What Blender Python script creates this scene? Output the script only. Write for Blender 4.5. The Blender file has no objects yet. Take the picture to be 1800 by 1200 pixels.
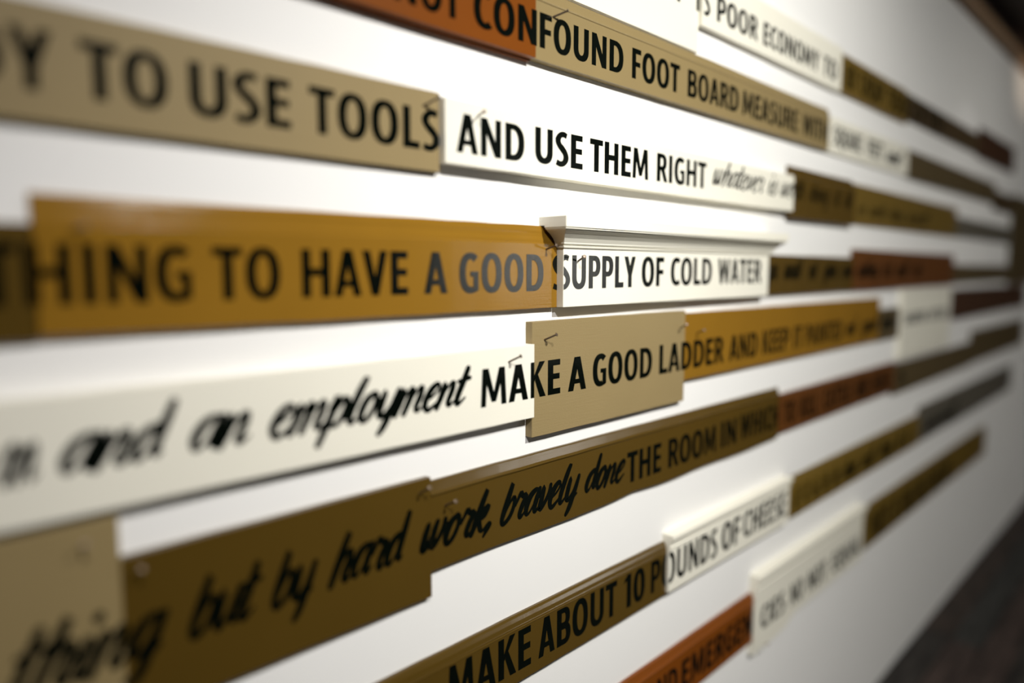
import bpy, bmesh, math, random
from mathutils import Vector

# ---------------------------------------------------------------- camera, light, exposure
scene = bpy.context.scene
COL = scene.collection
WALL_D = 0.87            # lens to wall, metres
EYE = 1.69
FOCAL_PX = 1250.0

cam_data = bpy.data.cameras.new('camera')
cam_data.sensor_width = 36.0
cam_data.lens = 36.0 * FOCAL_PX / 1800.0
cam = bpy.data.objects.new('camera', cam_data)
COL.objects.link(cam)
cam.location = (0, -WALL_D, EYE)
cam.rotation_euler = (math.radians(90 - 5.7106), 0, math.radians(44.3954 - 90))
cam_data.dof.use_dof = True
cam_data.dof.focus_distance = 1.33
cam_data.dof.aperture_fstop = 0.56
cam_data.clip_start = 0.02
scene.camera = cam

world = bpy.data.worlds.new('world')
scene.world = world
world.use_nodes = True
bg = world.node_tree.nodes['Background']
bg.inputs[0].default_value = (1.0, 0.95, 0.9, 1)
bg.inputs[1].default_value = 0.05

def spot(name, loc, target, power, angle, blend, radius, color):
    l = bpy.data.lights.new(name, 'SPOT')
    l.energy = power; l.spot_size = math.radians(angle); l.spot_blend = blend
    l.shadow_soft_size = radius; l.color = color
    o = bpy.data.objects.new(name, l); COL.objects.link(o)
    o.location = loc
    o.rotation_euler = (Vector(target) - Vector(loc)).to_track_quat('-Z', 'Y').to_euler()
    return o

spot('gallery_or_fill_spot', (-0.01, -1.50, 2.83), (0.75, 0, 1.00), 111, 71, 1.0, 0.035, (1.0, 0.970, 0.940))
spot('gallery_or_fill_spot', (0.95, -1.70, 2.83), (1.98, 0, 1.35), 245, 107, 1.0, 0.035, (1.0, 0.985, 0.925))
spot('gallery_or_fill_spot', (4.20, -1.45, 2.88), (4.2, 0, 1.50), 14, 120, 1.0, 0.035, (1.0, 0.98, 0.90))  # added fill lamp, lifts the brightness at the far end of the wall
spot('gallery_or_fill_spot', (3.95, -0.50, 2.80), (3.95, 0, 1.9), 1.2, 60, 0.30, 0.03, (1.0, 0.95, 0.90))
spot('gallery_or_fill_spot', (5.15, -0.70, 2.45), (5.25, 0, 2.99), 10, 62, 1.0, 0.04, (1.0, 0.80, 0.6))  # added warm uplight, made up to brighten the far stretch of trim

scene.view_settings.view_transform = 'Standard'
scene.view_settings.look = 'None'
scene.view_settings.exposure = 0.0
scene.view_settings.gamma = 1.0
scene.view_settings.use_curve_mapping = False

# ---------------------------------------------------------------- helpers
def link_mesh(name, verts, faces, mat, parent=None, smooth=False, bevel=0.0, segs=2):
    me = bpy.data.meshes.new(name)
    me.from_pydata(verts, [], faces)
    me.validate()
    bm = bmesh.new(); bm.from_mesh(me)
    bmesh.ops.recalc_face_normals(bm, faces=bm.faces)
    bm.to_mesh(me); bm.free()
    if smooth:
        for p in me.polygons: p.use_smooth = True
    me.materials.append(mat)
    o = bpy.data.objects.new(name, me)
    COL.objects.link(o)
    if parent is not None:
        o.parent = parent
    if bevel:
        m = o.modifiers.new('edge', 'BEVEL'); m.width = bevel; m.segments = segs
        m.limit_method = 'ANGLE'; m.angle_limit = math.radians(50)
    return o

def box_data(x0, x1, y0, y1, z0, z1):
    v = [(x0,y0,z0),(x1,y0,z0),(x1,y1,z0),(x0,y1,z0),(x0,y0,z1),(x1,y0,z1),(x1,y1,z1),(x0,y1,z1)]
    f = [(0,1,2,3),(4,7,6,5),(0,4,5,1),(1,5,6,2),(2,6,7,3),(3,7,4,0)]
    return v, f

def struct(name, dims, mat):
    v, f = box_data(*dims)
    o = link_mesh(name, v, f, mat)
    o['kind'] = 'structure'
    return o

# ---------------------------------------------------------------- materials
def new_mat(name):
    m = bpy.data.materials.new(name); m.use_nodes = True
    nt = m.node_tree
    return m, nt, nt.nodes['Principled BSDF']

def painted(name, rgb, rough=0.35, bump=0.25, var=0.10, spec=0.5, speck=0.0, coat=0.0, grain=260.0):
    """brushed house paint on wood: long horizontal strokes and a fine orange-peel"""
    m, nt, p = new_mat(name)
    tc = nt.nodes.new('ShaderNodeTexCoord')
    mp = nt.nodes.new('ShaderNodeMapping'); mp.inputs['Scale'].default_value = (14, 60, 420)
    n1 = nt.nodes.new('ShaderNodeTexNoise'); n1.inputs['Scale'].default_value = 1.0; n1.inputs['Detail'].default_value = 4
    nt.links.new(tc.outputs['Object'], mp.inputs[0]); nt.links.new(mp.outputs[0], n1.inputs['Vector'])
    n2 = nt.nodes.new('ShaderNodeTexNoise'); n2.inputs['Scale'].default_value = grain; n2.inputs['Detail'].default_value = 3
    nt.links.new(tc.outputs['Object'], n2.inputs['Vector'])
    n3 = nt.nodes.new('ShaderNodeTexNoise'); n3.inputs['Scale'].default_value = 8.5; n3.inputs['Detail'].default_value = 5
    nt.links.new(tc.outputs['Object'], n3.inputs['Vector'])
    add = nt.nodes.new('ShaderNodeMath'); add.operation = 'MULTIPLY_ADD'; add.inputs[1].default_value = 0.8 + speck
    nt.links.new(n2.outputs['Fac'], add.inputs[0]); nt.links.new(n1.outputs['Fac'], add.inputs[2])
    b = nt.nodes.new('ShaderNodeBump'); b.inputs['Strength'].default_value = bump; b.inputs['Distance'].default_value = 0.0006
    nt.links.new(add.outputs[0], b.inputs['Height']); nt.links.new(b.outputs[0], p.inputs['Normal'])
    mix = nt.nodes.new('ShaderNodeMix'); mix.data_type = 'RGBA'
    mix.inputs['A'].default_value = tuple(c*(1-var) for c in rgb) + (1,)
    mix.inputs['B'].default_value = tuple(min(1, c*(1+var)) for c in rgb) + (1,)
    nt.links.new(n3.outputs['Fac'], mix.inputs['Factor']); nt.links.new(mix.outputs['Result'], p.inputs['Base Color'])
    p.inputs['Roughness'].default_value = rough
    p.inputs['Specular IOR Level'].default_value = spec
    p.inputs['Coat Weight'].default_value = coat
    p.inputs['Coat Roughness'].default_value = 0.12
    return m

MATS = {
    'white':  painted('cream_white_paint', (0.82, 0.79, 0.685), 0.42, 0.18, 0.02, 0.3),
    'tan':    painted('tan_paint', (0.268, 0.199, 0.091), 0.50, 0.45, 0.05, 0.3),
    'satin_tan': painted('satin_tan_paint', (0.268, 0.199, 0.091), 0.24, 0.22, 0.05, 0.5),
    'ochre':  painted('ochre_gloss_paint', (0.238, 0.120, 0.013), 0.16, 0.34, 0.07, 0.12),
    'olive':  painted('olive_gloss_paint', (0.082, 0.047, 0.007), 0.22, 0.20, 0.06, 0.45),
    'orange': painted('rust_orange_paint', (0.178, 0.048, 0.004), 0.33, 0.22, 0.08, 0.18),
    'gold':   painted('dull_gold_paint', (0.150, 0.092, 0.013), 0.35, 0.2, 0.07, 0.3),
    'rust':   painted('rust_brown_paint', (0.108, 0.036, 0.006), 0.42, 0.2, 0.08, 0.15),
    'brown':  painted('dark_brown_paint', (0.060, 0.036, 0.012), 0.45, 0.2, 0.08, 0.25),
    'umber':  painted('umber_paint', (0.085, 0.058, 0.022), 0.45, 0.2, 0.08, 0.25),
    'grey':   painted('grey_brown_paint', (0.105, 0.092, 0.068), 0.45, 0.2, 0.08),
    'red':    painted('brick_red_paint', (0.058, 0.025, 0.012), 0.45, 0.2, 0.08, 0.15),
    'ink':    painted('black_sign_paint', (0.0015, 0.0028, 0.0018), 0.12, 0.10, 0.1, 0.25, 2.0, grain=700),
    'wall':   painted('white_wall_paint', (0.86, 0.85, 0.835), 0.75, 0.06, 0.01, 0.3),
}
m, nt, p = new_mat('dark_nail_steel')
p.inputs['Base Color'].default_value = (0.16, 0.12, 0.09, 1); p.inputs['Metallic'].default_value = 0.7; p.inputs['Roughness'].default_value = 0.45
MATS['nail'] = m
m, nt, p = new_mat('dark_ceiling_wood')
p.inputs['Base Color'].default_value = (0.022, 0.011, 0.006, 1); p.inputs['Roughness'].default_value = 0.6
MATS['ceiling'] = m
m, nt, p = new_mat('pale_trim_wood')
n = nt.nodes.new('ShaderNodeTexNoise'); n.inputs['Scale'].default_value = 9
r = nt.nodes.new('ShaderNodeValToRGB'); r.color_ramp.elements[0].color = (0.16, 0.085, 0.04, 1); r.color_ramp.elements[1].color = (0.42, 0.27, 0.15, 1)
nt.links.new(n.outputs['Fac'], r.inputs[0]); nt.links.new(r.outputs[0], p.inputs['Base Color'])
MATS['trim'] = m
def floor_mat(name, c):
    m, nt, p = new_mat(name)
    tc = nt.nodes.new('ShaderNodeTexCoord')
    mp = nt.nodes.new('ShaderNodeMapping'); mp.inputs['Scale'].default_value = (3, 22, 3)
    n = nt.nodes.new('ShaderNodeTexNoise'); n.inputs['Scale'].default_value = 1.2; n.inputs['Detail'].default_value = 5
    nt.links.new(tc.outputs['Object'], mp.inputs[0]); nt.links.new(mp.outputs[0], n.inputs['Vector'])
    r = nt.nodes.new('ShaderNodeValToRGB')
    r.color_ramp.elements[0].position = 0.35; r.color_ramp.elements[1].position = 0.72
    r.color_ramp.elements[0].color = tuple(v*0.55 for v in c) + (1,); r.color_ramp.elements[1].color = tuple(v*1.7 for v in c) + (1,)
    nt.links.new(n.outputs['Fac'], r.inputs[0]); nt.links.new(r.outputs[0], p.inputs['Base Color'])
    p.inputs['Roughness'].default_value = 0.6; p.inputs['Specular IOR Level'].default_value = 0.25
    return m
MATS['floor'] = [floor_mat('floor_wood', c) for c in ((0.040,0.028,0.022),(0.027,0.023,0.020),(0.046,0.031,0.026),(0.032,0.031,0.028))]
m, nt, p = new_mat('room_grey_paint')
p.inputs['Base Color'].default_value = (0.05, 0.045, 0.04, 1); p.inputs['Roughness'].default_value = 0.8
MATS['room'] = m
m, nt, p = new_mat('daylit_window_pane')
p.inputs['Base Color'].default_value = (0.8, 0.85, 0.9, 1)
p.inputs['Emission Color'].default_value = (1.0, 0.97, 0.90, 1); p.inputs['Emission Strength'].default_value = 8.5
MATS['pane'] = m

# ---------------------------------------------------------------- room
CEIL = 2.84
struct('wall_left', (-2.5, 8.6, 0.0, 0.12, -0.1, CEIL), MATS['wall'])
struct('wall_far', (8.5, 8.62, -5.2, 0.0, -0.1, 3.1), MATS['room'])
struct('wall_near', (-2.62, -2.5, -5.2, 0.12, -0.1, 3.1), MATS['room'])
for dims in ((-2.5, 5.6, -5.2, -5.08, -0.1, 3.1), (7.1, 8.5, -5.2, -5.08, -0.1, 3.1),
             (5.6, 7.1, -5.2, -5.08, -0.1, 1.15), (5.6, 7.1, -5.2, -5.08, 2.4, 3.1)):
    struct('wall_right', dims, MATS['room'])
struct('ceiling', (-2.62, 8.62, -5.2, 0.12, 3.0, 3.12), MATS['ceiling'])
struct('wall_left_header', (-2.5, 8.6, 0.02, 0.12, CEIL, 3.0), MATS['ceiling'])  # dark upper portion of the wall, between the white part and the ceiling
tr = struct('trim_1', (-2.5, 8.5, -0.03, 0.04, CEIL + 0.012, CEIL + 0.075), MATS['trim'])
v, f = box_data(5.6, 7.1, -5.16, -5.14, 1.15, 2.4)
win = link_mesh('window_1', v, f, MATS['pane']); win['kind'] = 'structure'
for d in ((5.6, 7.1, -5.13, -5.07, 1.15, 1.2), (5.6, 7.1, -5.13, -5.07, 2.35, 2.4), (5.6, 5.65, -5.13, -5.07, 1.2, 2.35),
          (7.05, 7.1, -5.13, -5.07, 1.2, 2.35)):
    v, f = box_data(*d)
    link_mesh('window_frame', v, f, MATS['white'], win, bevel=0.003)

floor = struct('floor', (-2.62, 8.62, -5.2, 0.12, -0.14, -0.012), MATS['ceiling'])
random.seed(4)
y = -0.002
while y > -2.3:
    w = 0.125
    x = -2.45 + random.uniform(0, 1.6) - 1.6
    while x < 8.45:
        L = random.uniform(1.5, 2.4)
        a, b = max(x, -2.45), min(x + L - 0.004, 8.45)
        if b > a + 0.05:
            v, f = box_data(a, b, y - w + 0.003, y, -0.012, random.uniform(-0.0015, 0.0))
            link_mesh('plank', v, f, random.choice(MATS['floor']), floor, bevel=0.0015, segs=1)
        x += L
    y -= w

# ---------------------------------------------------------------- lettering: convex pieces in units of the cap height
VS, HS = 0.212, 0.158      # stem and bar weights
def rect(x0, y0, x1, y1): return [[(x0,y0),(x1,y0),(x1,y1),(x0,y1)]]
def sup(cx, cy, rx, ry, a, n=2.35):
    c, s = math.cos(a), math.sin(a)
    return (cx + rx*math.copysign(abs(c)**(2/n), c), cy + ry*math.copysign(abs(s)**(2/n), s))
def ring(cx, cy, rx, ry, tv, th, a0=0, a1=360, k=26):
    out = []
    n = max(4, int(k*abs(a1-a0)/360))
    for i in range(n):
        a = math.radians(a0 + (a1-a0)*i/n); b = math.radians(a0 + (a1-a0)*(i+1)/n)
        out.append([sup(cx,cy,rx,ry,a), sup(cx,cy,rx,ry,b), sup(cx,cy,rx-tv,ry-th,b,2.1), sup(cx,cy,rx-tv,ry-th,a,2.1)])
    return out
def dbowl(x0, y0, y1, x1, tv=None, th=None):
    tv = tv or VS; th = th or HS
    ry = (y1-y0)/2; rx = min(ry*0.95, (x1-x0)*0.72); cx = x1-rx
    return rect(x0,y0,cx,y0+th) + rect(x0,y1-th,cx,y1) + ring(cx,(y0+y1)/2,rx,ry,tv,th,-90,90,34)
def stroke(pts, sub=5, slant=0.0, cap=True):
    """catmull-rom through (x, y, width); quads along it plus round joints"""
    P = [pts[0]] + list(pts) + [pts[-1]]
    path = []
    for i in range(1, len(P)-2):
        p0,p1,p2,p3 = P[i-1],P[i],P[i+1],P[i+2]
        for k in range(sub):
            t = k/sub
            path.append(tuple(0.5*((2*b)+(-a+c)*t+(2*a-5*b+4*c-d)*t*t+(-a+3*b-3*c+d)*t**3) for a,b,c,d in zip(p0,p1,p2,p3)))
    path.append(tuple(P[-2]))
    path = [(x + slant*y, y, w) for x, y, w in path]
    out = []; nrm = []
    for i in range(len(path)):
        a = path[max(0,i-1)]; b = path[min(len(path)-1,i+1)]
        dx, dy = b[0]-a[0], b[1]-a[1]; L = math.hypot(dx,dy) or 1
        nrm.append((-dy/L, dx/L))
    for i in range(len(path)-1):
        (x0,y0,w0),(x1,y1,w1) = path[i], path[i+1]
        n0, n1 = nrm[i], nrm[i+1]
        out.append([(x0+n0[0]*w0/2,y0+n0[1]*w0/2),(x0-n0[0]*w0/2,y0-n0[1]*w0/2),(x1-n1[0]*w1/2,y1-n1[1]*w1/2),(x1+n1[0]*w1/2,y1+n1[1]*w1/2)])
    if cap:
        for (x,y,w) in (path[0], path[-1]):
            out.append([(x+w/2*math.cos(a*math.pi/4), y+w/2*math.sin(a*math.pi/4)) for a in range(8)])
    return out

def caps():
    G = {}
    V, H = VS, HS
    G['A'] = (0.70, [[(0,0),(.20,0),(.435,1),(.235,1)], [(.70,0),(.50,0),(.265,1),(.465,1)]] + rect(.16,.205,.54,.34), 0.0, 0.0)
    G['B'] = (0.62, rect(0,0,V,1) + dbowl(V*.5,.465,1,.585,V*.95,H*.92) + dbowl(V*.5,0,.575,.62), .06, .02)
    G['C'] = (0.58, ring(.37,.5,.37,.51,V*1.03,H*1.05,52,308,44)[0:] , .03, .01)
    G['D'] = (0.70, rect(0,0,V,1) + dbowl(V*.5,0,1,.70,V*1.04,H), .06, .03)
    G['E'] = (0.50, rect(0,0,V,1) + rect(V*.9,0,.50,H*1.05) + rect(V*.9,.44,.47,.44+H) + rect(V*.9,1-H*1.05,.49,1), .06, .02)
    G['F'] = (0.49, rect(0,0,V,1) + rect(V*.9,.41,.455,.41+H) + rect(V*.9,1-H*1.05,.49,1), .06, .01)
    G['G'] = (0.66, ring(.38,.5,.38,.51,V*1.03,H*1.05,50,290,44) + rect(.48,.06,.66,.54) + rect(.375,.41,.60,.54) + [[(.42,-.005),(.60,.035),(.66,.07),(.50,.17)]], .03, .04)
    G['H'] = (0.68, rect(0,0,V,1) + rect(.68-V,0,.68,1) + rect(V*.9,.44,.69-V,.44+H*1.05), .06, .06)
    G['I'] = (V, rect(0,0,V,1), .065, .065)
    G['K'] = (0.66, rect(0,0,V,1) + [[(V*.9,.40),(V*.9,.56),(.42,1),(.64,1)], [(V*1.2,.47),(.36,.66),(.67,0),(.44,0)]], .06, 0.0)
    G['L'] = (0.48, rect(0,0,V,1) + rect(V*.9,0,.48,H*1.08), .06, .01)
    G['M'] = (0.86, [[(0,0),(.165,0),(.225,1),(.055,1)], [(.86,0),(.685,0),(.635,1),(.805,1)], [(.055,1),(.255,1),(.505,.10),(.355,.10)], [(.805,1),(.605,1),(.355,.10),(.505,.10)]], .04, .04)
    G['N'] = (0.70, rect(0,0,V*.93,1) + rect(.70-V*.93,0,.70,1) + [[(0,1),(.215,1),(.70,0),(.485,0)]], .06, .06)
    G['O'] = (0.74, ring(.37,.5,.37,.515,V*1.03,H,0,360,36), .03, .03)
    G['P'] = (0.60, rect(0,0,V,1) + dbowl(V*.5,.36,1,.60,V,H*.97), .06, .01)
    G['Q'] = (0.74, ring(.37,.5,.37,.515,V*1.03,H,0,360,36) + [[(.36,.04),(.54,.06),(.80,-.18),(.60,-.20)]], .03, .0)
    G['R'] = (0.64, rect(0,0,V,1) + dbowl(V*.5,.40,1,.59,V,H*.97) + [[(.24,.44),(.46,.46),(.65,0),(.445,0)]], .06, .0)
    G['S'] = (0.52, stroke([(.455,.90,H),(.33,.938,H),(.19,.90,.165),(.098,.76,V),(.15,.62,.19),(.27,.515,.20),(.39,.39,.195),(.425,.24,V),(.335,.10,.165),(.19,.062,H),(.04,.105,H*1.03)], 5, 0, False), .025, .025)
    G['T'] = (0.60, rect(0,1-H*1.05,.60,1) + rect(.3-V/2,0,.3+V/2,1), .0, .0)
    G['U'] = (0.68, rect(0,.36,V,1) + rect(.68-V,.36,.68,1) + ring(.34,.36,.34,.375,V,H*1.08,180,360,40), .055, .055)
    G['V'] = (0.68, [[(0,1),(.205,1),(.44,0),(.24,0)], [(.68,1),(.475,1),(.24,0),(.44,0)]], 0, 0)
    G['W'] = (0.98, [[(0,1),(.19,1),(.36,0),(.19,0)], [(.40,1),(.575,1),(.36,0),(.19,0)], [(.40,1),(.58,1),(.79,0),(.62,0)], [(.98,1),(.79,1),(.62,0),(.79,0)]], 0, 0)
    G['Y'] = (0.66, [[(0,1),(.215,1),(.44,.40),(.22,.40)], [(.66,1),(.445,1),(.22,.40),(.44,.40)]] + rect(.33-V/2,0,.33+V/2,.46), 0, 0)
    G['0'] = (0.58, ring(.29,.5,.29,.51,V*.97,H,0,360,36), .03, .03)
    G['1'] = (0.34, rect(.155,0,.155+V,1) + [[(0,.76),(.06,.90),(.24,1),(.24,.86)]], .05, .07)
    return G

SL = 0.36
def scripts(wt=1.0):
    """brush script lower case, x-height .62, drawn upright then slanted"""
    K, M_, T_ = .180*wt, .132*wt, .075*wt
    tail = lambda x: [(x,.12,K*.8),(x+.04,.03,T_*1.2),(x+.14,.12,T_*.8)]
    defs = {
     'a': (.50, [[(.40,.57,T_),(.28,.62,M_),(.12,.50,K),(.05,.25,K),(.10,.06,M_),(.20,.05,T_),(.32,.25,T_),(.40,.52,M_)], [(.42,.62,M_),(.38,.34,K),(.38,.12,K*.85),(.44,.03,M_*.8),(.54,.14,T_*.8)]]),
     'b': (.46, [[(.06,.55,T_),(.16,.98,M_),(.13,.70,K),(.08,.30,K),(.08,.08,K*.8),(.18,.0,M_),(.34,.14,M_),(.40,.40,M_),(.34,.60,M_),(.24,.52,T_),(.14,.30,T_)]]),
     'd': (.50, [[(.38,.55,T_),(.28,.62,M_),(.11,.48,K),(.05,.22,K),(.12,.04,M_),(.24,.10,T_),(.38,.45,T_)], [(.42,1.02,K*.8),(.40,.70,K),(.37,.30,K),(.40,.08,M_),(.50,.12,T_*.8)]]),
     'e': (.40, [[(.06,.24,T_),(.22,.33,T_),(.34,.50,T_*1.1),(.26,.62,M_),(.12,.50,K),(.04,.24,K),(.10,.04,M_*1.1),(.22,.0,M_),(.42,.18,T_*.8)]]),
     'f': (.34, [[(.36,.92,M_),(.26,.98,M_),(.18,.70,K),(.12,.0,K),(.06,-.28,M_)], [(.0,.52,M_),(.34,.58,M_)]]),
     'g': (.48, [[(.40,.57,T_),(.28,.62,M_),(.11,.48,K),(.06,.22,K),(.14,.06,M_),(.26,.16,T_),(.40,.50,T_)], [(.43,.62,M_),(.38,.25,K),(.32,-.18,K),(.22,-.34,M_),(.10,-.26,T_)], [(.30,-.10,T_),(.42,.04,T_),(.52,.14,T_*.8)]]),
     'h': (.50, [[(.08,.60,T_),(.20,1.0,M_),(.14,.70,K),(.07,.25,K),(.03,.0,K*.8)], [(.08,.20,T_),(.22,.52,T_),(.34,.62,M_),(.38,.45,K*.95),(.33,.14,K*.9),(.40,.02,M_*.8),(.52,.14,T_*.8)]]),
     'i': (.24, [[(.0,.34,T_*.8),(.10,.60,M_),(.10,.40,K),(.07,.12,K*.9),(.14,.02,M_*.8),(.26,.14,T_*.8)], [(.13,.84,K*.9),(.14,.88,K*.8)]]),
     'k': (.46, [[(.08,.60,T_),(.20,1.02,M_),(.14,.70,K),(.07,.25,K),(.03,.0,K*.8)], [(.08,.26,T_),(.26,.52,M_),(.38,.60,M_),(.32,.38,M_),(.14,.30,T_)], [(.18,.30,M_),(.28,.08,K*.85),(.38,.02,M_*.7),(.48,.14,T_*.8)]]),
     'l': (.26, [[(.02,.30,T_*.8),(.20,.85,T_),(.20,1.0,M_),(.13,.75,K),(.06,.30,K),(.08,.06,K*.8),(.16,.02,M_*.8),(.28,.14,T_*.8)]]),
     'm': (.74, [[(.0,.40,T_*.8),(.08,.60,M_),(.08,.35,K),(.03,.0,K*.8)], [(.08,.22,T_),(.22,.54,T_),(.32,.60,M_),(.32,.38,K),(.26,.0,K*.8)], [(.31,.22,T_),(.46,.54,T_),(.57,.60,M_),(.58,.38,K*.95),(.55,.12,K*.8),(.62,.02,M_*.8),(.76,.14,T_*.8)]]),
     'n': (.50, [[(.0,.40,T_*.8),(.08,.60,M_),(.08,.35,K),(.03,.0,K*.8)], [(.08,.22,T_),(.22,.54,T_),(.33,.60,M_),(.35,.40,K*.95),(.32,.12,K*.8),(.39,.02,M_*.8),(.52,.14,T_*.8)]]),
     'o': (.44, [[(.26,.62,M_),(.11,.50,K),(.05,.22,K),(.13,.01,M_),(.26,.07,M_),(.35,.32,M_),(.32,.56,M_),(.24,.62,M_)], [(.32,.52,T_),(.40,.46,T_*.8),(.46,.50,T_*.8)]]),
     'p': (.48, [[(.0,.40,T_*.8),(.12,.68,M_),(.08,.20,K),(.0,-.36,K*.8)], [(.08,.18,T_),(.22,.52,M_),(.34,.60,M_),(.40,.40,K*.9),(.32,.10,M_),(.18,.02,M_),(.10,.10,T_)], [(.34,.10,T_),(.48,.16,T_*.8)]]),
     'r': (.40, [[(.0,.36,T_*.8),(.10,.66,M_),(.20,.56,M_),(.33,.56,K*.8),(.26,.30,K*.9),(.24,.10,K*.8),(.31,.02,M_*.8),(.42,.14,T_*.8)]]),
     's': (.36, [[(.0,.20,T_),(.20,.64,M_),(.22,.45,K*.9),(.30,.20,K),(.18,.0,M_),(.04,.06,M_)], [(.26,.10,T_),(.38,.14,T_*.8)]]),
     't': (.30, [[(.16,.92,K*.85),(.13,.60,K),(.08,.25,K),(.10,.05,K*.8),(.18,.02,M_*.8),(.32,.16,T_*.8)], [(-.02,.60,M_*.8),(.30,.66,M_*.9)]]),
     'u': (.50, [[(.0,.38,T_*.8),(.08,.62,M_),(.07,.35,K),(.08,.08,K*.9),(.18,.02,M_),(.30,.22,T_),(.38,.46,T_)], [(.42,.62,M_),(.38,.34,K),(.38,.12,K*.85),(.44,.03,M_*.8),(.54,.14,T_*.8)]]),
     'v': (.42, [[(.0,.38,T_*.8),(.08,.62,M_),(.09,.35,K),(.10,.06,K*.9),(.22,.14,M_),(.34,.40,M_),(.34,.62,K*.7)], [(.34,.54,T_),(.44,.50,T_*.8)]]),
     'w': (.66, [[(.0,.38,T_*.8),(.08,.62,M_),(.07,.32,K),(.09,.05,K*.9),(.20,.10,M_),(.33,.50,M_)], [(.34,.62,M_),(.31,.32,K),(.34,.05,K*.9),(.46,.14,M_),(.56,.40,M_),(.56,.62,K*.7)], [(.56,.54,T_),(.68,.50,T_*.8)]]),
     'y': (.48, [[(.0,.38,T_*.8),(.08,.62,M_),(.07,.35,K),(.08,.10,K*.9),(.18,.04,M_),(.30,.22,T_),(.38,.46,T_)], [(.43,.62,M_),(.38,.25,K),(.30,-.18,K),(.22,-.36,K*.7)], [(.32,-.02,T_),(.50,.14,T_*.8)]]),
     ',': (.22, [[(.10,.12,K),(.06,.0,K*.8),(.0,-.14,T_)]]),
    }
    out = {}
    for ch, (adv, sts) in defs.items():
        pcs = []
        for st in sts: pcs += stroke(st, 4, SL, True)
        out[ch] = (adv, pcs, 0.0, 0.0)
    return out

GLYPH = {'C': caps(), 'S': scripts(), 'T': scripts(.68)}

def clip_x(poly, xa, xb):
    for side, lim in ((0, xa), (1, xb)):
        out = []
        for i in range(len(poly)):
            p, q = poly[i-1], poly[i]
            ip = p[0] >= lim if side == 0 else p[0] <= lim
            iq = q[0] >= lim if side == 0 else q[0] <= lim
            if ip != iq:
                t = (lim-p[0])/(q[0]-p[0]); out.append((lim, p[1]+(q[1]-p[1])*t))
            if iq: out.append(q)
        poly = out
        if len(poly) < 3: return None
    return poly

def word_pieces(text, font, X0, X1, zb, zc, xa, xb):
    """a list of (name, polygons): one entry per capital, one per joined-up script word"""
    G = GLYPH[font]; gap = 0.035 if font == 'C' else 0.0
    h = zc - zb
    pen = 0.0; groups = []
    for i, ch in enumerate(text):
        adv, pcs, lb, rb = G[ch]
        if i: pen += lb + gap
        groups.append([[(pen+x, y) for x, y in pc] for pc in pcs])
        pen += adv + (rb if i < len(text)-1 else 0)
    xs = [x for g in groups for pc in g for x, y in pc]
    lo, hi = min(xs), max(xs)
    k = (X1-X0)/(hi-lo)
    if font in 'ST': groups = [[pc for g in groups for pc in g]]
    out = []
    for g in groups:
        ps = []
        for pc in g:
            q = clip_x([(X0+(x-lo)*k, zb+y*h) for x, y in pc], xa, xb)
            if q: ps.append(q)
        if ps: out.append(('letter' if font == 'C' else 'script_word', ps))
    return out

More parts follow.
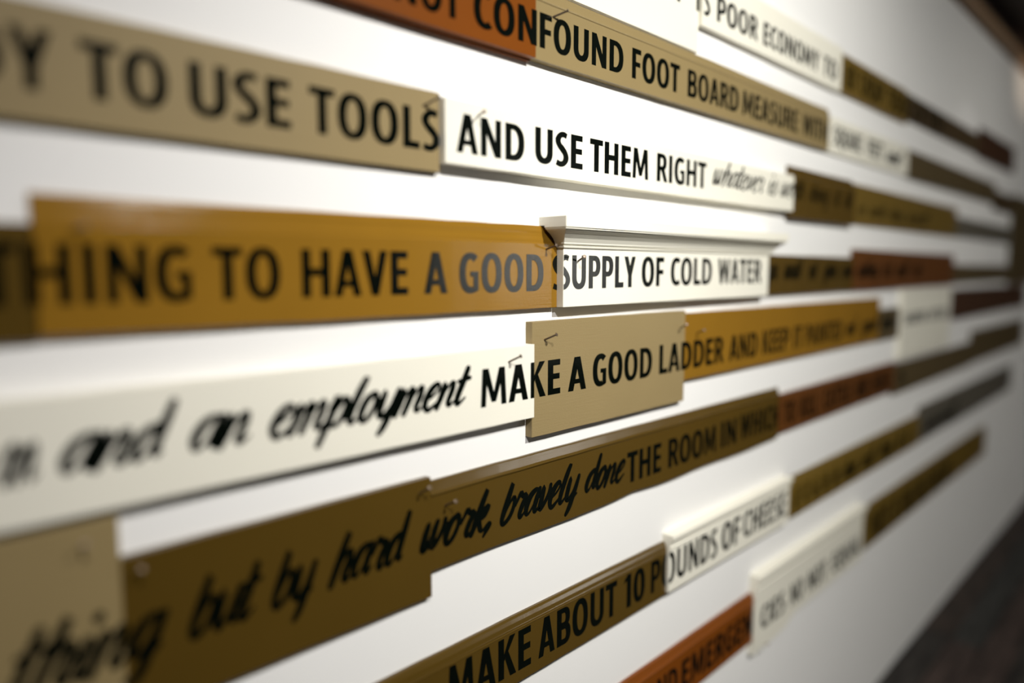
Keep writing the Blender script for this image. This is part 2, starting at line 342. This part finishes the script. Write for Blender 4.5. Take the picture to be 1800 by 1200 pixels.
BOARDS = [
    ('flat', 'white', 0.6392, 1.4791, 2.1775, 2.4132, 0.008, 'wide white board along the top edge above the tan FOUND FOOT board, reading IT', [('IT', 'C', 1.3608, 1.41, 2.2667, 2.3226), ('IS', 'C', 1.4677, 1.5125, 2.2667, 2.3226)], []),
    ('flat', 'white', 1.4791, 2.3162, 2.2358, 2.3634, 0.017, 'narrow white board reading IS POOR ECONOMY TO', [('IS', 'C', 1.4677, 1.5125, 2.2607, 2.316), ('POOR', 'C', 1.5445, 1.7496, 2.2607, 2.316), ('ECONOMY', 'C', 1.7818, 2.1377, 2.2607, 2.316), ('TO', 'C', 2.1718, 2.2742, 2.2607, 2.316)], []),
    ('ogee', 'gold', 2.3162, 2.9984, 2.239, 2.3609, 0.012, 'dull gold board in the top row following the words ECONOMY TO', [('BUY', 'C', 2.3684, 2.4586, 2.2586, 2.3309), ('CHEAP', 'C', 2.4951, 2.72, 2.2586, 2.3309), ('TOOLS', 'C', 2.7749, 3.0912, 2.2586, 2.3309)], []),
    ('flat', 'brown', 2.9984, 4.1723, 2.2566, 2.3507, 0.01, 'long dark brown board in the top row, second from its far end', [('TOOLS', 'C', 2.7749, 3.0912, 2.2599, 2.3324), ('OR', 'C', 3.1355, 3.2195, 2.2664, 2.3367), ('TO', 'C', 3.2589, 3.4765, 2.2719, 2.3389)], []),
    ('flat', 'red', 4.1723, 5.0125, 2.2475, 2.387, 0.014, 'short brick red board at the far end of the top row', [], []),
    ('lip', 'orange', 0.35, 0.9246, 2.0498, 2.1665, 0.022, 'orange board reading NOT CON at the top of the picture', [('NOT', 'C', 0.6288, 0.754, 2.0698, 2.1278), ('CON', 'C', 0.7809, 0.9261, 2.0698, 2.1278)], []),
    ('bevel', 'satin_tan', 0.9246, 2.2404, 2.0507, 2.1727, 0.016, 'long tan moulding reading FOUND FOOT BOARD MEASURE WITH', [('CON', 'C', 0.7809, 0.9326, 2.0725, 2.1309), ('FOUND', 'C', 0.9401, 1.1843, 2.0725, 2.1309), ('FOOT', 'C', 1.2139, 1.3922, 2.0725, 2.1309), ('BOARD', 'C', 1.4257, 1.6624, 2.0725, 2.1309), ('MEASURE', 'C', 1.6834, 2.0111, 2.0725, 2.1309), ('WITH', 'C', 2.0463, 2.227, 2.0725, 2.1309)], [(0.9746, 2.1305, 0.986, 2.138)]),
    ('flat', 'white', 2.2404, 3.0478, 2.0492, 2.1566, 0.01, 'white board reading SQUARE FEET after the tan WITH board', [('SQUARE', 'C', 2.2929, 2.5383, 2.0763, 2.1333), ('FEET', 'C', 2.5987, 2.7506, 2.0763, 2.1333), ('and', 'S', 2.7938, 2.9776, 2.0763, 2.1333)], []),
    ('ogee', 'umber', 3.0478, 4.5957, 2.0457, 2.1539, 0.013, 'long dark olive brown board right of the white SQUARE FEET board', [], []),
    ('flat', 'brown', 4.5957, 5.0629, 2.016, 2.1172, 0.011, 'dark brown board at the far end of the second row', [], []),
    ('flat', 'tan', -0.45, 0.718, 1.8399, 1.9582, 0.012, 'long tan board reading TO USE TOOLS', [('READY', 'C', 0.0026, 0.2076, 1.8701, 1.9301), ('TO', 'C', 0.2316, 0.3199, 1.8701, 1.9301), ('USE', 'C', 0.3433, 0.4704, 1.8701, 1.9301), ('TOOLS', 'C', 0.4969, 0.718, 1.8701, 1.9301)], [(0.687, 1.9342, 0.699, 1.9446)]),
    ('flat', 'white', 0.718, 1.9823, 1.8531, 1.9508, 0.025, 'white board reading AND USE THEM RIGHT', [('AND', 'C', 0.7406, 0.8924, 1.872, 1.9316), ('USE', 'C', 0.9198, 1.0491, 1.8754, 1.935), ('THEM', 'C', 1.0714, 1.2644, 1.8754, 1.935), ('RIGHT', 'C', 1.2964, 1.5009, 1.8765, 1.9344), ('whatever', 'T', 1.53, 1.7979, 1.8891, 1.948), ('is', 'T', 1.8213, 1.8764, 1.8891, 1.948), ('worth', 'T', 1.8976, 2.0645, 1.8891, 1.948)], [(0.7872, 1.9333, 0.7769, 1.9342)]),
    ('ogee', 'olive', 1.9823, 2.4718, 1.8362, 1.9811, 0.02, 'short olive moulding right of the white THEM RIGHT board, one word height tall', [('worth', 'T', 1.8976, 2.0645, 1.8902, 1.9495), ('doing', 'T', 2.1011, 2.2525, 1.8902, 1.9495), ('at', 'T', 2.294, 2.3463, 1.8902, 1.9495), ('all', 'T', 2.3804, 2.4614, 1.8902, 1.9495)], []),
    ('flat', 'gold', 2.4718, 3.8189, 1.8449, 1.9743, 0.01, 'dull gold board in the row of the THEM RIGHT board, beyond the olive moulding', [('is', 'T', 2.5383, 2.5987, 1.8764, 1.9249), ('worth', 'T', 2.6498, 2.8127, 1.8764, 1.9249), ('doing', 'T', 2.8639, 3.0265, 1.8764, 1.9249), ('well', 'T', 3.0766, 3.3901, 1.8764, 1.9249)], []),
    ('flat', 'grey', 3.8189, 5.0972, 1.8464, 1.937, 0.008, 'narrow grey board right of the ochre board in the third row', [], []),
    ('flat', 'umber', 5.0972, 5.8415, 1.6061, 2.1318, 0.015, 'tall dark brown board closing the rows at the far right', [], []),
    ('flat', 'olive', -0.45, 0.1804, 1.6176, 1.7378, 0.009, 'dark olive board at the left edge, before the ochre board reading HING', [('THING', 'C', 0.1288, 0.3363, 1.6539, 1.7181)], []),
    ('ogee', 'ochre', 0.1804, 0.9934, 1.6222, 1.7689, 0.013, 'big ochre moulding reading HING TO HAVE A GOOD', [('THING', 'C', 0.1288, 0.3363, 1.6541, 1.718), ('TO', 'C', 0.3611, 0.4483, 1.6541, 1.718), ('HAVE', 'C', 0.4788, 0.6532, 1.6541, 1.718), ('A', 'C', 0.6834, 0.7299, 1.6541, 1.718), ('GOOD', 'C', 0.7548, 0.9555, 1.6535, 1.718), ('SUPPLY', 'C', 0.9803, 1.2208, 1.6553, 1.7182)], [(0.9629, 1.7276, 0.9632, 1.7341), (0.2165, 1.7334, 0.2219, 1.7349)]),
    ('flat', 'white', 0.9934, 1.8351, 1.623, 1.7297, 0.028, 'white board with a cornice cap, reading SUPPLY OF COLD WATER', [('SUPPLY', 'C', 0.9803, 1.2208, 1.6559, 1.7177), ('OF', 'C', 1.2432, 1.327, 1.6565, 1.7177), ('COLD', 'C', 1.3541, 1.5326, 1.6571, 1.7177), ('WATER', 'C', 1.5624, 1.7915, 1.6577, 1.7175)], [(1.0351, 1.7068, 1.0235, 1.7147)]),
    ('flat', 'olive', 1.8351, 2.5109, 1.6233, 1.7323, 0.012, 'olive board right of the white COLD WATER board', [('you', 'S', 1.8665, 1.9305, 1.6661, 1.7257), ('would', 'S', 1.9673, 2.0961, 1.6661, 1.7257), ('not', 'S', 2.1376, 2.2107, 1.6661, 1.7257), ('give', 'S', 2.2509, 2.3732, 1.6661, 1.7257), ('over', 'S', 2.4078, 2.556, 1.6661, 1.7257)], []),
    ('flat', 'rust', 2.5109, 3.7967, 1.6236, 1.761, 0.015, 'rust brown board in the row of the COLD WATER board', [('over', 'S', 2.4078, 2.5022, 1.6661, 1.7256), ('nothing', 'S', 2.5397, 2.759, 1.6661, 1.7256), ('but', 'S', 2.8089, 2.9062, 1.6661, 1.7256), ('will', 'S', 2.9603, 3.1173, 1.6661, 1.7256), ('do', 'S', 3.1777, 3.2879, 1.6661, 1.7256)], []),
    ('flat', 'umber', 3.7967, 5.1415, 1.6298, 1.7163, 0.009, 'dark olive brown board right of the rust board of the COLD WATER row', [], []),
    ('flat', 'white', -0.45, 0.9231, 1.4285, 1.5599, 0.022, 'long white board reading AN EMPLOYMENT MAKE, half of it in script', [('on', 'S', 0.1357, 0.1709, 1.4761, 1.5381), ('and', 'S', 0.1875, 0.3118, 1.4761, 1.5381), ('an', 'S', 0.3212, 0.3985, 1.4761, 1.5381), ('employment', 'S', 0.4206, 0.7723, 1.4761, 1.5381), ('MAKE', 'C', 0.7922, 1.0006, 1.4638, 1.5278)], [(0.8577, 1.5342, 0.8622, 1.5456)]),
    ('flat', 'tan', 0.9231, 1.4404, 1.3898, 1.5986, 0.016, 'wide tan board reading KE A GOOD LA', [('MAKE', 'C', 0.7922, 1.0006, 1.4622, 1.5267), ('A', 'C', 1.0234, 1.0776, 1.4616, 1.5261), ('GOOD', 'C', 1.0987, 1.3058, 1.461, 1.5255), ('LADDER', 'C', 1.3346, 1.6282, 1.4622, 1.5267)], [(0.9561, 1.565, 0.9612, 1.5755), (1.4218, 1.5599, 1.4056, 1.5698)]),
    ('flat', 'ochre', 1.4404, 2.7933, 1.4363, 1.5915, 0.014, 'ochre board reading DER AND KEEP IT PAINTED', [('LADDER', 'C', 1.3346, 1.6282, 1.4617, 1.5263), ('AND', 'C', 1.6574, 1.8146, 1.4617, 1.5263), ('KEEP', 'C', 1.845, 2.012, 1.463, 1.5275), ('IT', 'C', 2.0471, 2.1035, 1.463, 1.5275), ('PAINTED', 'C', 2.1326, 2.4273, 1.463, 1.5275), ('and', 'S', 2.4632, 2.5645, 1.4716, 1.533), ('good', 'S', 2.6091, 2.7871, 1.4716, 1.533)], [(1.4966, 1.5434, 1.4877, 1.552)]),
    ('flat', 'umber', 2.7933, 3.0442, 1.4304, 1.5469, 0.009, 'short dark brown board between the ochre PAINTED board and the tall white board', [('tools', 'S', 2.8286, 3.0089, 1.4703, 1.5321)], []),
    ('flat', 'white', 3.0442, 3.7732, 1.3422, 1.6112, 0.018, 'tall white board far along the wall with one line of small capitals', [('SHARPEN', 'C', 3.077, 3.3754, 1.4751, 1.5216), ('OFTEN', 'C', 3.4267, 3.7034, 1.4751, 1.5216)], []),
    ('flat', 'red', 3.7732, 5.6758, 1.4587, 1.5997, 0.012, 'dark red board at the far right behind the tall white board', [], []),
    ('flat', 'tan', -0.45, 0.2437, 1.1159, 1.4176, 0.014, 'wide tan board at the lower left corner with the start of a script word', [('thing', 'S', 0.1303, 0.2937, 1.2427, 1.3178)], [(0.2059, 1.3907, 0.204, 1.4017)]),
    ('flat', 'olive', 0.2437, 0.6931, 1.1687, 1.3656, 0.012, 'wide olive board reading BUT BY HARD in script', [('thing', 'S', 0.1303, 0.2937, 1.2417, 1.317), ('but', 'S', 0.3136, 0.4113, 1.2442, 1.317), ('by', 'S', 0.4203, 0.4919, 1.2442, 1.317), ('hard', 'S', 0.5046, 0.6551, 1.2455, 1.317), ('work,', 'S', 0.6679, 0.8271, 1.2474, 1.317)], [(0.2576, 1.3443, 0.2588, 1.3566), (0.6698, 1.3434, 0.671, 1.3584)]),
    ('bead', 'olive', 0.6931, 1.9696, 1.2102, 1.3568, 0.011, 'olive moulding reading WORK BRAVELY DONE THE ROOM IN WHICH', [('work,', 'S', 0.6679, 0.8271, 1.2469, 1.3165), ('bravely', 'S', 0.8458, 1.07, 1.2463, 1.3165), ('done', 'S', 1.0822, 1.221, 1.2501, 1.3165), ('THE', 'C', 1.2271, 1.3583, 1.2379, 1.3048), ('ROOM', 'C', 1.3885, 1.6081, 1.2386, 1.3057), ('IN', 'C', 1.6339, 1.7147, 1.2411, 1.3083), ('WHICH', 'C', 1.7365, 1.9725, 1.2437, 1.3108)], [(0.7235, 1.3119, 0.7246, 1.3239)]),
    ('flat', 'rust', 1.9696, 3.0089, 1.2229, 1.3351, 0.013, 'rust brown board after the olive WHICH board', [('TO', 'C', 2.0028, 2.0775, 1.2435, 1.3085), ('KILL', 'C', 2.1184, 2.2483, 1.2435, 1.3085), ('CATTLE', 'C', 2.2988, 2.5348, 1.2435, 1.3085), ('AND', 'C', 2.5841, 2.7109, 1.2435, 1.3085), ('HOGS', 'C', 2.7593, 2.9672, 1.2435, 1.3085)], []),
    ('flat', 'umber', 3.0089, 4.2692, 1.2032, 1.3224, 0.01, 'dark olive brown board beyond the rust brown board of the WHICH row', [('IS', 'C', 3.0766, 3.1505, 1.2303, 1.2944)], []),
    ('flat', 'umber', 4.2692, 5.6758, 1.2121, 1.3776, 0.012, 'dark brown board at the far end of the sixth row, wider than its neighbour', [], []),
    ('round', 'olive', -0.45, 1.3876, 0.938, 1.064, 0.013, 'olive moulding reading MAKE ABOUT 10 at the bottom of the picture', [('MAKE', 'C', 0.7229, 0.9255, 0.9604, 1.0363), ('ABOUT', 'C', 0.9464, 1.1943, 0.961, 1.0363), ('10', 'C', 1.2182, 1.2995, 0.9604, 1.0356), ('POUNDS', 'C', 1.3237, 1.6139, 0.961, 1.0356)], []),
    ('cornice', 'white', 1.3876, 2.0446, 0.9441, 1.0822, 0.02, 'white moulding reading POUNDS OF CHEESE', [('POUNDS', 'C', 1.3237, 1.6139, 0.967, 1.041), ('OF', 'C', 1.637, 1.7371, 0.969, 1.0429), ('CHEESE', 'C', 1.7562, 2.021, 0.973, 1.0449)], []),
    ('ogee', 'gold', 2.0446, 3.3992, 0.9447, 1.0686, 0.012, 'dull gold board right of the white CHEESE board', [('if', 'S', 2.1085, 2.1502, 0.9716, 1.0355), ('it', 'S', 2.1802, 2.2151, 0.9716, 1.0355), ('is', 'S', 2.2464, 2.2922, 0.9716, 1.0355), ('to', 'S', 2.3298, 2.3781, 0.9716, 1.0355), ('be', 'S', 2.4128, 2.4689, 0.9716, 1.0355), ('done', 'S', 2.5056, 2.6437, 0.9716, 1.0355), ('well', 'S', 2.6903, 2.8379, 0.9716, 1.0355), ('then', 'S', 2.8899, 3.0407, 0.9716, 1.0355), ('do', 'S', 3.0913, 3.1659, 0.9716, 1.0355), ('it', 'S', 3.2043, 3.2592, 0.9716, 1.0355)], []),
    ('flat', 'grey', 3.3992, 5.3817, 0.9457, 1.1001, 0.01, 'long grey brown board at the far end of the seventh row', [('yourself', 'S', 3.4765, 4.0791, 0.9806, 1.0473)], []),
    ('bead', 'orange', 0.8743, 1.845, 0.6452, 0.7867, 0.014, 'orange board reading AND EMERGEN at the bottom', [('AND', 'C', 1.3111, 1.4463, 0.6698, 0.7421), ('EMERGEN', 'C', 1.4663, 1.8416, 0.6698, 0.7421)], []),
    ('bracket', 'white', 1.845, 2.7158, 0.6058, 0.8378, 0.019, 'white board with a stepped lower edge, reading CIES NO NOT EQUAL', [('CIES', 'C', 1.8862, 2.043, 0.666, 0.7339), ('NO', 'C', 2.0872, 2.1796, 0.666, 0.7339), ('NOT', 'C', 2.2191, 2.3685, 0.666, 0.7339), ('EQUAL', 'C', 2.4233, 2.6919, 0.666, 0.7339)], [(1.9202, 0.6065, 1.8843, 0.635)]),
    ('ogee', 'gold', 2.7158, 4.7505, 0.6465, 0.8106, 0.011, 'dull gold board at the far end of the lowest row, tightly lettered', [('PARTS', 'C', 2.8284, 3.0443, 0.662, 0.7707), ('OF', 'C', 3.0876, 3.162, 0.662, 0.7707), ('LIME', 'C', 3.208, 3.3693, 0.662, 0.7707), ('AND', 'C', 3.4117, 3.5623, 0.662, 0.7707), ('SAND', 'C', 3.6086, 3.794, 0.662, 0.7707), ('AND', 'C', 3.8351, 3.9735, 0.662, 0.7707)], []),
]

# ---------------------------------------------------------------- boards
def profile(kind, e, z0, z1):
    """front outline of the cross-section from the lower back corner to the upper back corner, (depth, z)"""
    H = z1 - z0
    if kind == 'flat':
        return [(0,z0),(e,z0),(e,z1),(0,z1)]
    if kind == 'lip':
        return [(0,z0-.0035),(.008,z0-.0035),(.008,z0),(e,z0),(e,z1),(0,z1)]
    if kind == 'ogee':
        return [(0,z0),(e,z0),(e,z1-.215*H),(e-.0018,z1-.205*H),(e-.0020,z1-.19*H),(e*.80,z1-.165*H),(e*.66,z1-.13*H),(e*.58,z1-.09*H),(e*.56,z1-.06*H),(e*.50,z1-.045*H),(e*.40,z1-.012*H),(e*.36,z1),(0,z1)]
    if kind == 'bevel':
        return [(0,z0),(e,z0),(e,z1-.20*H),(e+.0012,z1-.19*H),(e+.0018,z1-.178*H),(e-.0016,z1-.158*H),(e*.72,z1-.06*H),(e*.60,z1-.02*H),(e*.55,z1),(0,z1)]
    if kind == 'bead':
        return [(0,z0),(e,z0),(e,z1-.165*H),(e+.0018,z1-.155*H),(e+.0026,z1-.142*H),(e+.0018,z1-.129*H),(e-.0006,z1-.122*H),(e-.001,z1-.11*H),(e*.72,z1-.05*H),(e*.62,z1-.015*H),(e*.55,z1),(0,z1)]
    if kind == 'round':
        return [(0,z0),(e,z0),(e,z1-.20*H),(e+.001,z1-.19*H),(e+.001,z1-.175*H),(e-.0006,z1-.168*H),(e+.0004,z1-.155*H),(e-.0004,z1-.14*H),(e*.86,z1-.08*H),(e*.66,z1-.03*H),(e*.45,z1),(0,z1)]
    if kind == 'cornice':
        return [(0,z0),(e,z0),(e,z1-.25*H),(e+.003,z1-.24*H),(e+.003,z1-.21*H),(e+.001,z1-.20*H),(e+.003,z1-.14*H),(e+.008,z1-.09*H),(e+.010,z1-.085*H),(e+.010,z1-.012*H),(e+.008,z1),(0,z1)]

def extrude_x(prof, X0, X1, wob, seed, n=None):
    rnd = random.Random(seed)
    n = n or max(2, min(40, int((X1-X0)/0.05)))
    k = len(prof); v = []; f = []
    zmid = (prof[0][1]+prof[-1][1])/2
    for i in range(n+1):
        x = X0+(X1-X0)*i/n
        jb, jt, jd = (rnd.uniform(-wob,wob) for _ in range(3))
        for d, z in prof:
            v.append((x, -(d + (jd*0.5 if d > .002 else 0)), z + (jb if z < zmid else jt)))
    for i in range(n):
        for j in range(k):
            a, b = i*k+j, i*k+(j+1)%k
            f.append((a, b, b+k, a+k))
    f.append(tuple(range(k))); f.append(tuple(range(n*k, n*k+k)))
    return v, f

def root(name, loc, label, cat, group=None):
    o = bpy.data.objects.new(name, None); COL.objects.link(o)
    o.location = loc; o.empty_display_size = 0.02
    o['label'] = label; o['category'] = cat
    if group: o['group'] = group
    return o

def nail_data(p, q, r=0.0017, R=0.0034):
    """shank from p to q with a small round head"""
    p, q = Vector(p), Vector(q); d = (q-p).normalized()
    u = d.orthogonal().normalized(); w = d.cross(u)
    v = []; f = []; n = 10
    rings = [(p - d*0.002, r), (q, r), (q, R), (q + d*0.0011, R), (q + d*0.0015, R*0.6)]
    for c, rad in rings:
        for i in range(n):
            a = 2*math.pi*i/n
            v.append(tuple(c + u*(rad*math.cos(a)) + w*(rad*math.sin(a))))
    for k in range(len(rings)-1):
        for i in range(n):
            f.append((k*n+i, k*n+(i+1)%n, (k+1)*n+(i+1)%n, (k+1)*n+i))
    f.append(tuple(range(n))); f.append(tuple(range((len(rings)-1)*n, len(rings)*n)))
    return v, f

def local(vs, org): return [(x-org[0], y-org[1], z-org[2]) for x, y, z in vs]

for idx, (prof, colour, X0, X1, Z0, Z1, e, label, words, nails) in enumerate(BOARDS):
    org = (X0, 0.0, Z0)
    r = root('painted_board', org, label, 'sign board', 'lettered boards nailed along the wall')
    mat = MATS[colour]
    g = 0.0002
    cap = 'SUPPLY' in label
    if prof == 'bracket':
        # flat face with a lower edge that steps up in a curve, under a small cornice
        xs = [X0+g, X0+.33*(X1-X0)]
        zl = Z0; zr = Z0 + .115*(Z1-Z0)
        pts = [(X0+g, zl), (X0+.20*(X1-X0), zl+.002)]
        for i in range(1, 7):
            t = i/6; pts.append((X0+(.20+.15*t)*(X1-X0), zl+.002+(zr-zl)*(t*t*(3-2*t))))
        pts += [(X1-g, zr), (X1-g, Z1-.20*(Z1-Z0)), (X0+g, Z1-.20*(Z1-Z0))]
        k = len(pts)
        v = [(x, 0, z) for x, z in pts] + [(x, -e, z) for x, z in pts]
        f = [tuple(range(k)), tuple(range(k, 2*k))] + [(i, (i+1) % k, (i+1) % k + k, i+k) for i in range(k)]
        link_mesh('board', local(v, org), f, mat, r, bevel=0.0008)
        zc = Z1-.20*(Z1-Z0)
        v, f = extrude_x([(0,zc),(e+.004,zc),(e+.004,zc+.006),(e+.002,zc+.010),(e+.006,zc+.022),(e+.013,zc+.030),(e+.013,Z1),(0,Z1)], X0+g, X1-g, .0002, idx)
        link_mesh('cap_moulding', local(v, org), f, mat, r, bevel=0.0006)
    else:
        wob = 0.0004
        z1b = Z1
        v, f = extrude_x(profile(prof, e, Z0, z1b), X0+g, X1-g, wob, idx)
        if 'BRAVELY' in label:      # the lower edge of this moulding is worn uneven
            k = len(profile(prof, e, Z0, z1b)); nn = len(v)//k
            for i in range(nn):
                x = v[i*k][0]
                dz = 0.0035*math.exp(-((x-1.27)/.05)**2) - 0.002*math.exp(-((x-1.15)/.06)**2) + 0.0015*math.sin(x*17)
                for j in (0, 1):
                    a = v[i*k+j]; v[i*k+j] = (a[0], a[1], a[2]+dz)
        link_mesh('board', local(v, org), f, mat, r, bevel=0.0008 if e > .0055 else .0005)
    if cap:
        # cornice returned round both ends: (z, overhang past the face)
        O = 0.036
        lv = [(Z1, .0), (Z1+.0015, .0025), (Z1+.004, .003), (Z1+.0055, .0015), (Z1+.0075, .0045), (Z1+.0085, .0050), (Z1+.0105, .0052),
              (Z1+.018, .0085), (Z1+.026, .0145), (Z1+.031, .0200), (Z1+.033, .0202), (Z1+.0335, .0225), (Z1+.0355, .0225), (Z1+.0365, O), (Z1+.055, O), (Z1+.056, O-.001)]
        lv = [(a_, b_*(O/.024) if b_ < .0239 and b_ != O-.001 else b_) for a_, b_ in lv]
        lv.insert(14, (1.7695, O)); lv.insert(15, (1.7696, O))
        v = []; f = []
        for zz, ov in lv:
            yb = -.0002 if zz > 1.76955 else -.0134     # scribed over the ochre board, full depth above it
            v += [(X0+g-ov, yb, zz), (X0+g-ov, -(e+ov), zz), (X1-g+ov, -(e+ov), zz), (X1-g+ov, -.0002, zz)]
        for i in range(len(lv)-1):
            for j in range(4):
                f.append((i*4+j, i*4+(j+1)%4, i*4+4+(j+1)%4, i*4+4+j))
        f += [(0,1,2,3), tuple(range(len(lv)*4-4, len(lv)*4))]
        link_mesh('cap_moulding', local(v, org), f, mat, r)
    # lettering painted on the face
    for w in words:
        for nm, polys in word_pieces(*w, X0+.0007, X1-.0007):
            v = []; f = []
            yy = -(e + 0.00045)
            for k_, pc in enumerate(polys):
                b = len(v)
                v += [(x, yy - 4e-6*(k_ % 50), z) for x, z in pc]; f.append(tuple(range(b, b+len(pc))))
            lo = link_mesh(nm, local(v, org), f, MATS['ink'], r)
            for p_ in lo.data.polygons:
                if p_.normal.y > 0: p_.flip()
    for (ax, az, hx, hz) in nails:
        v, f = nail_data((ax, -e, az), (hx, -(e+.024), hz))
        link_mesh('nail', local(v, org), f, MATS['nail'], r, smooth=False)
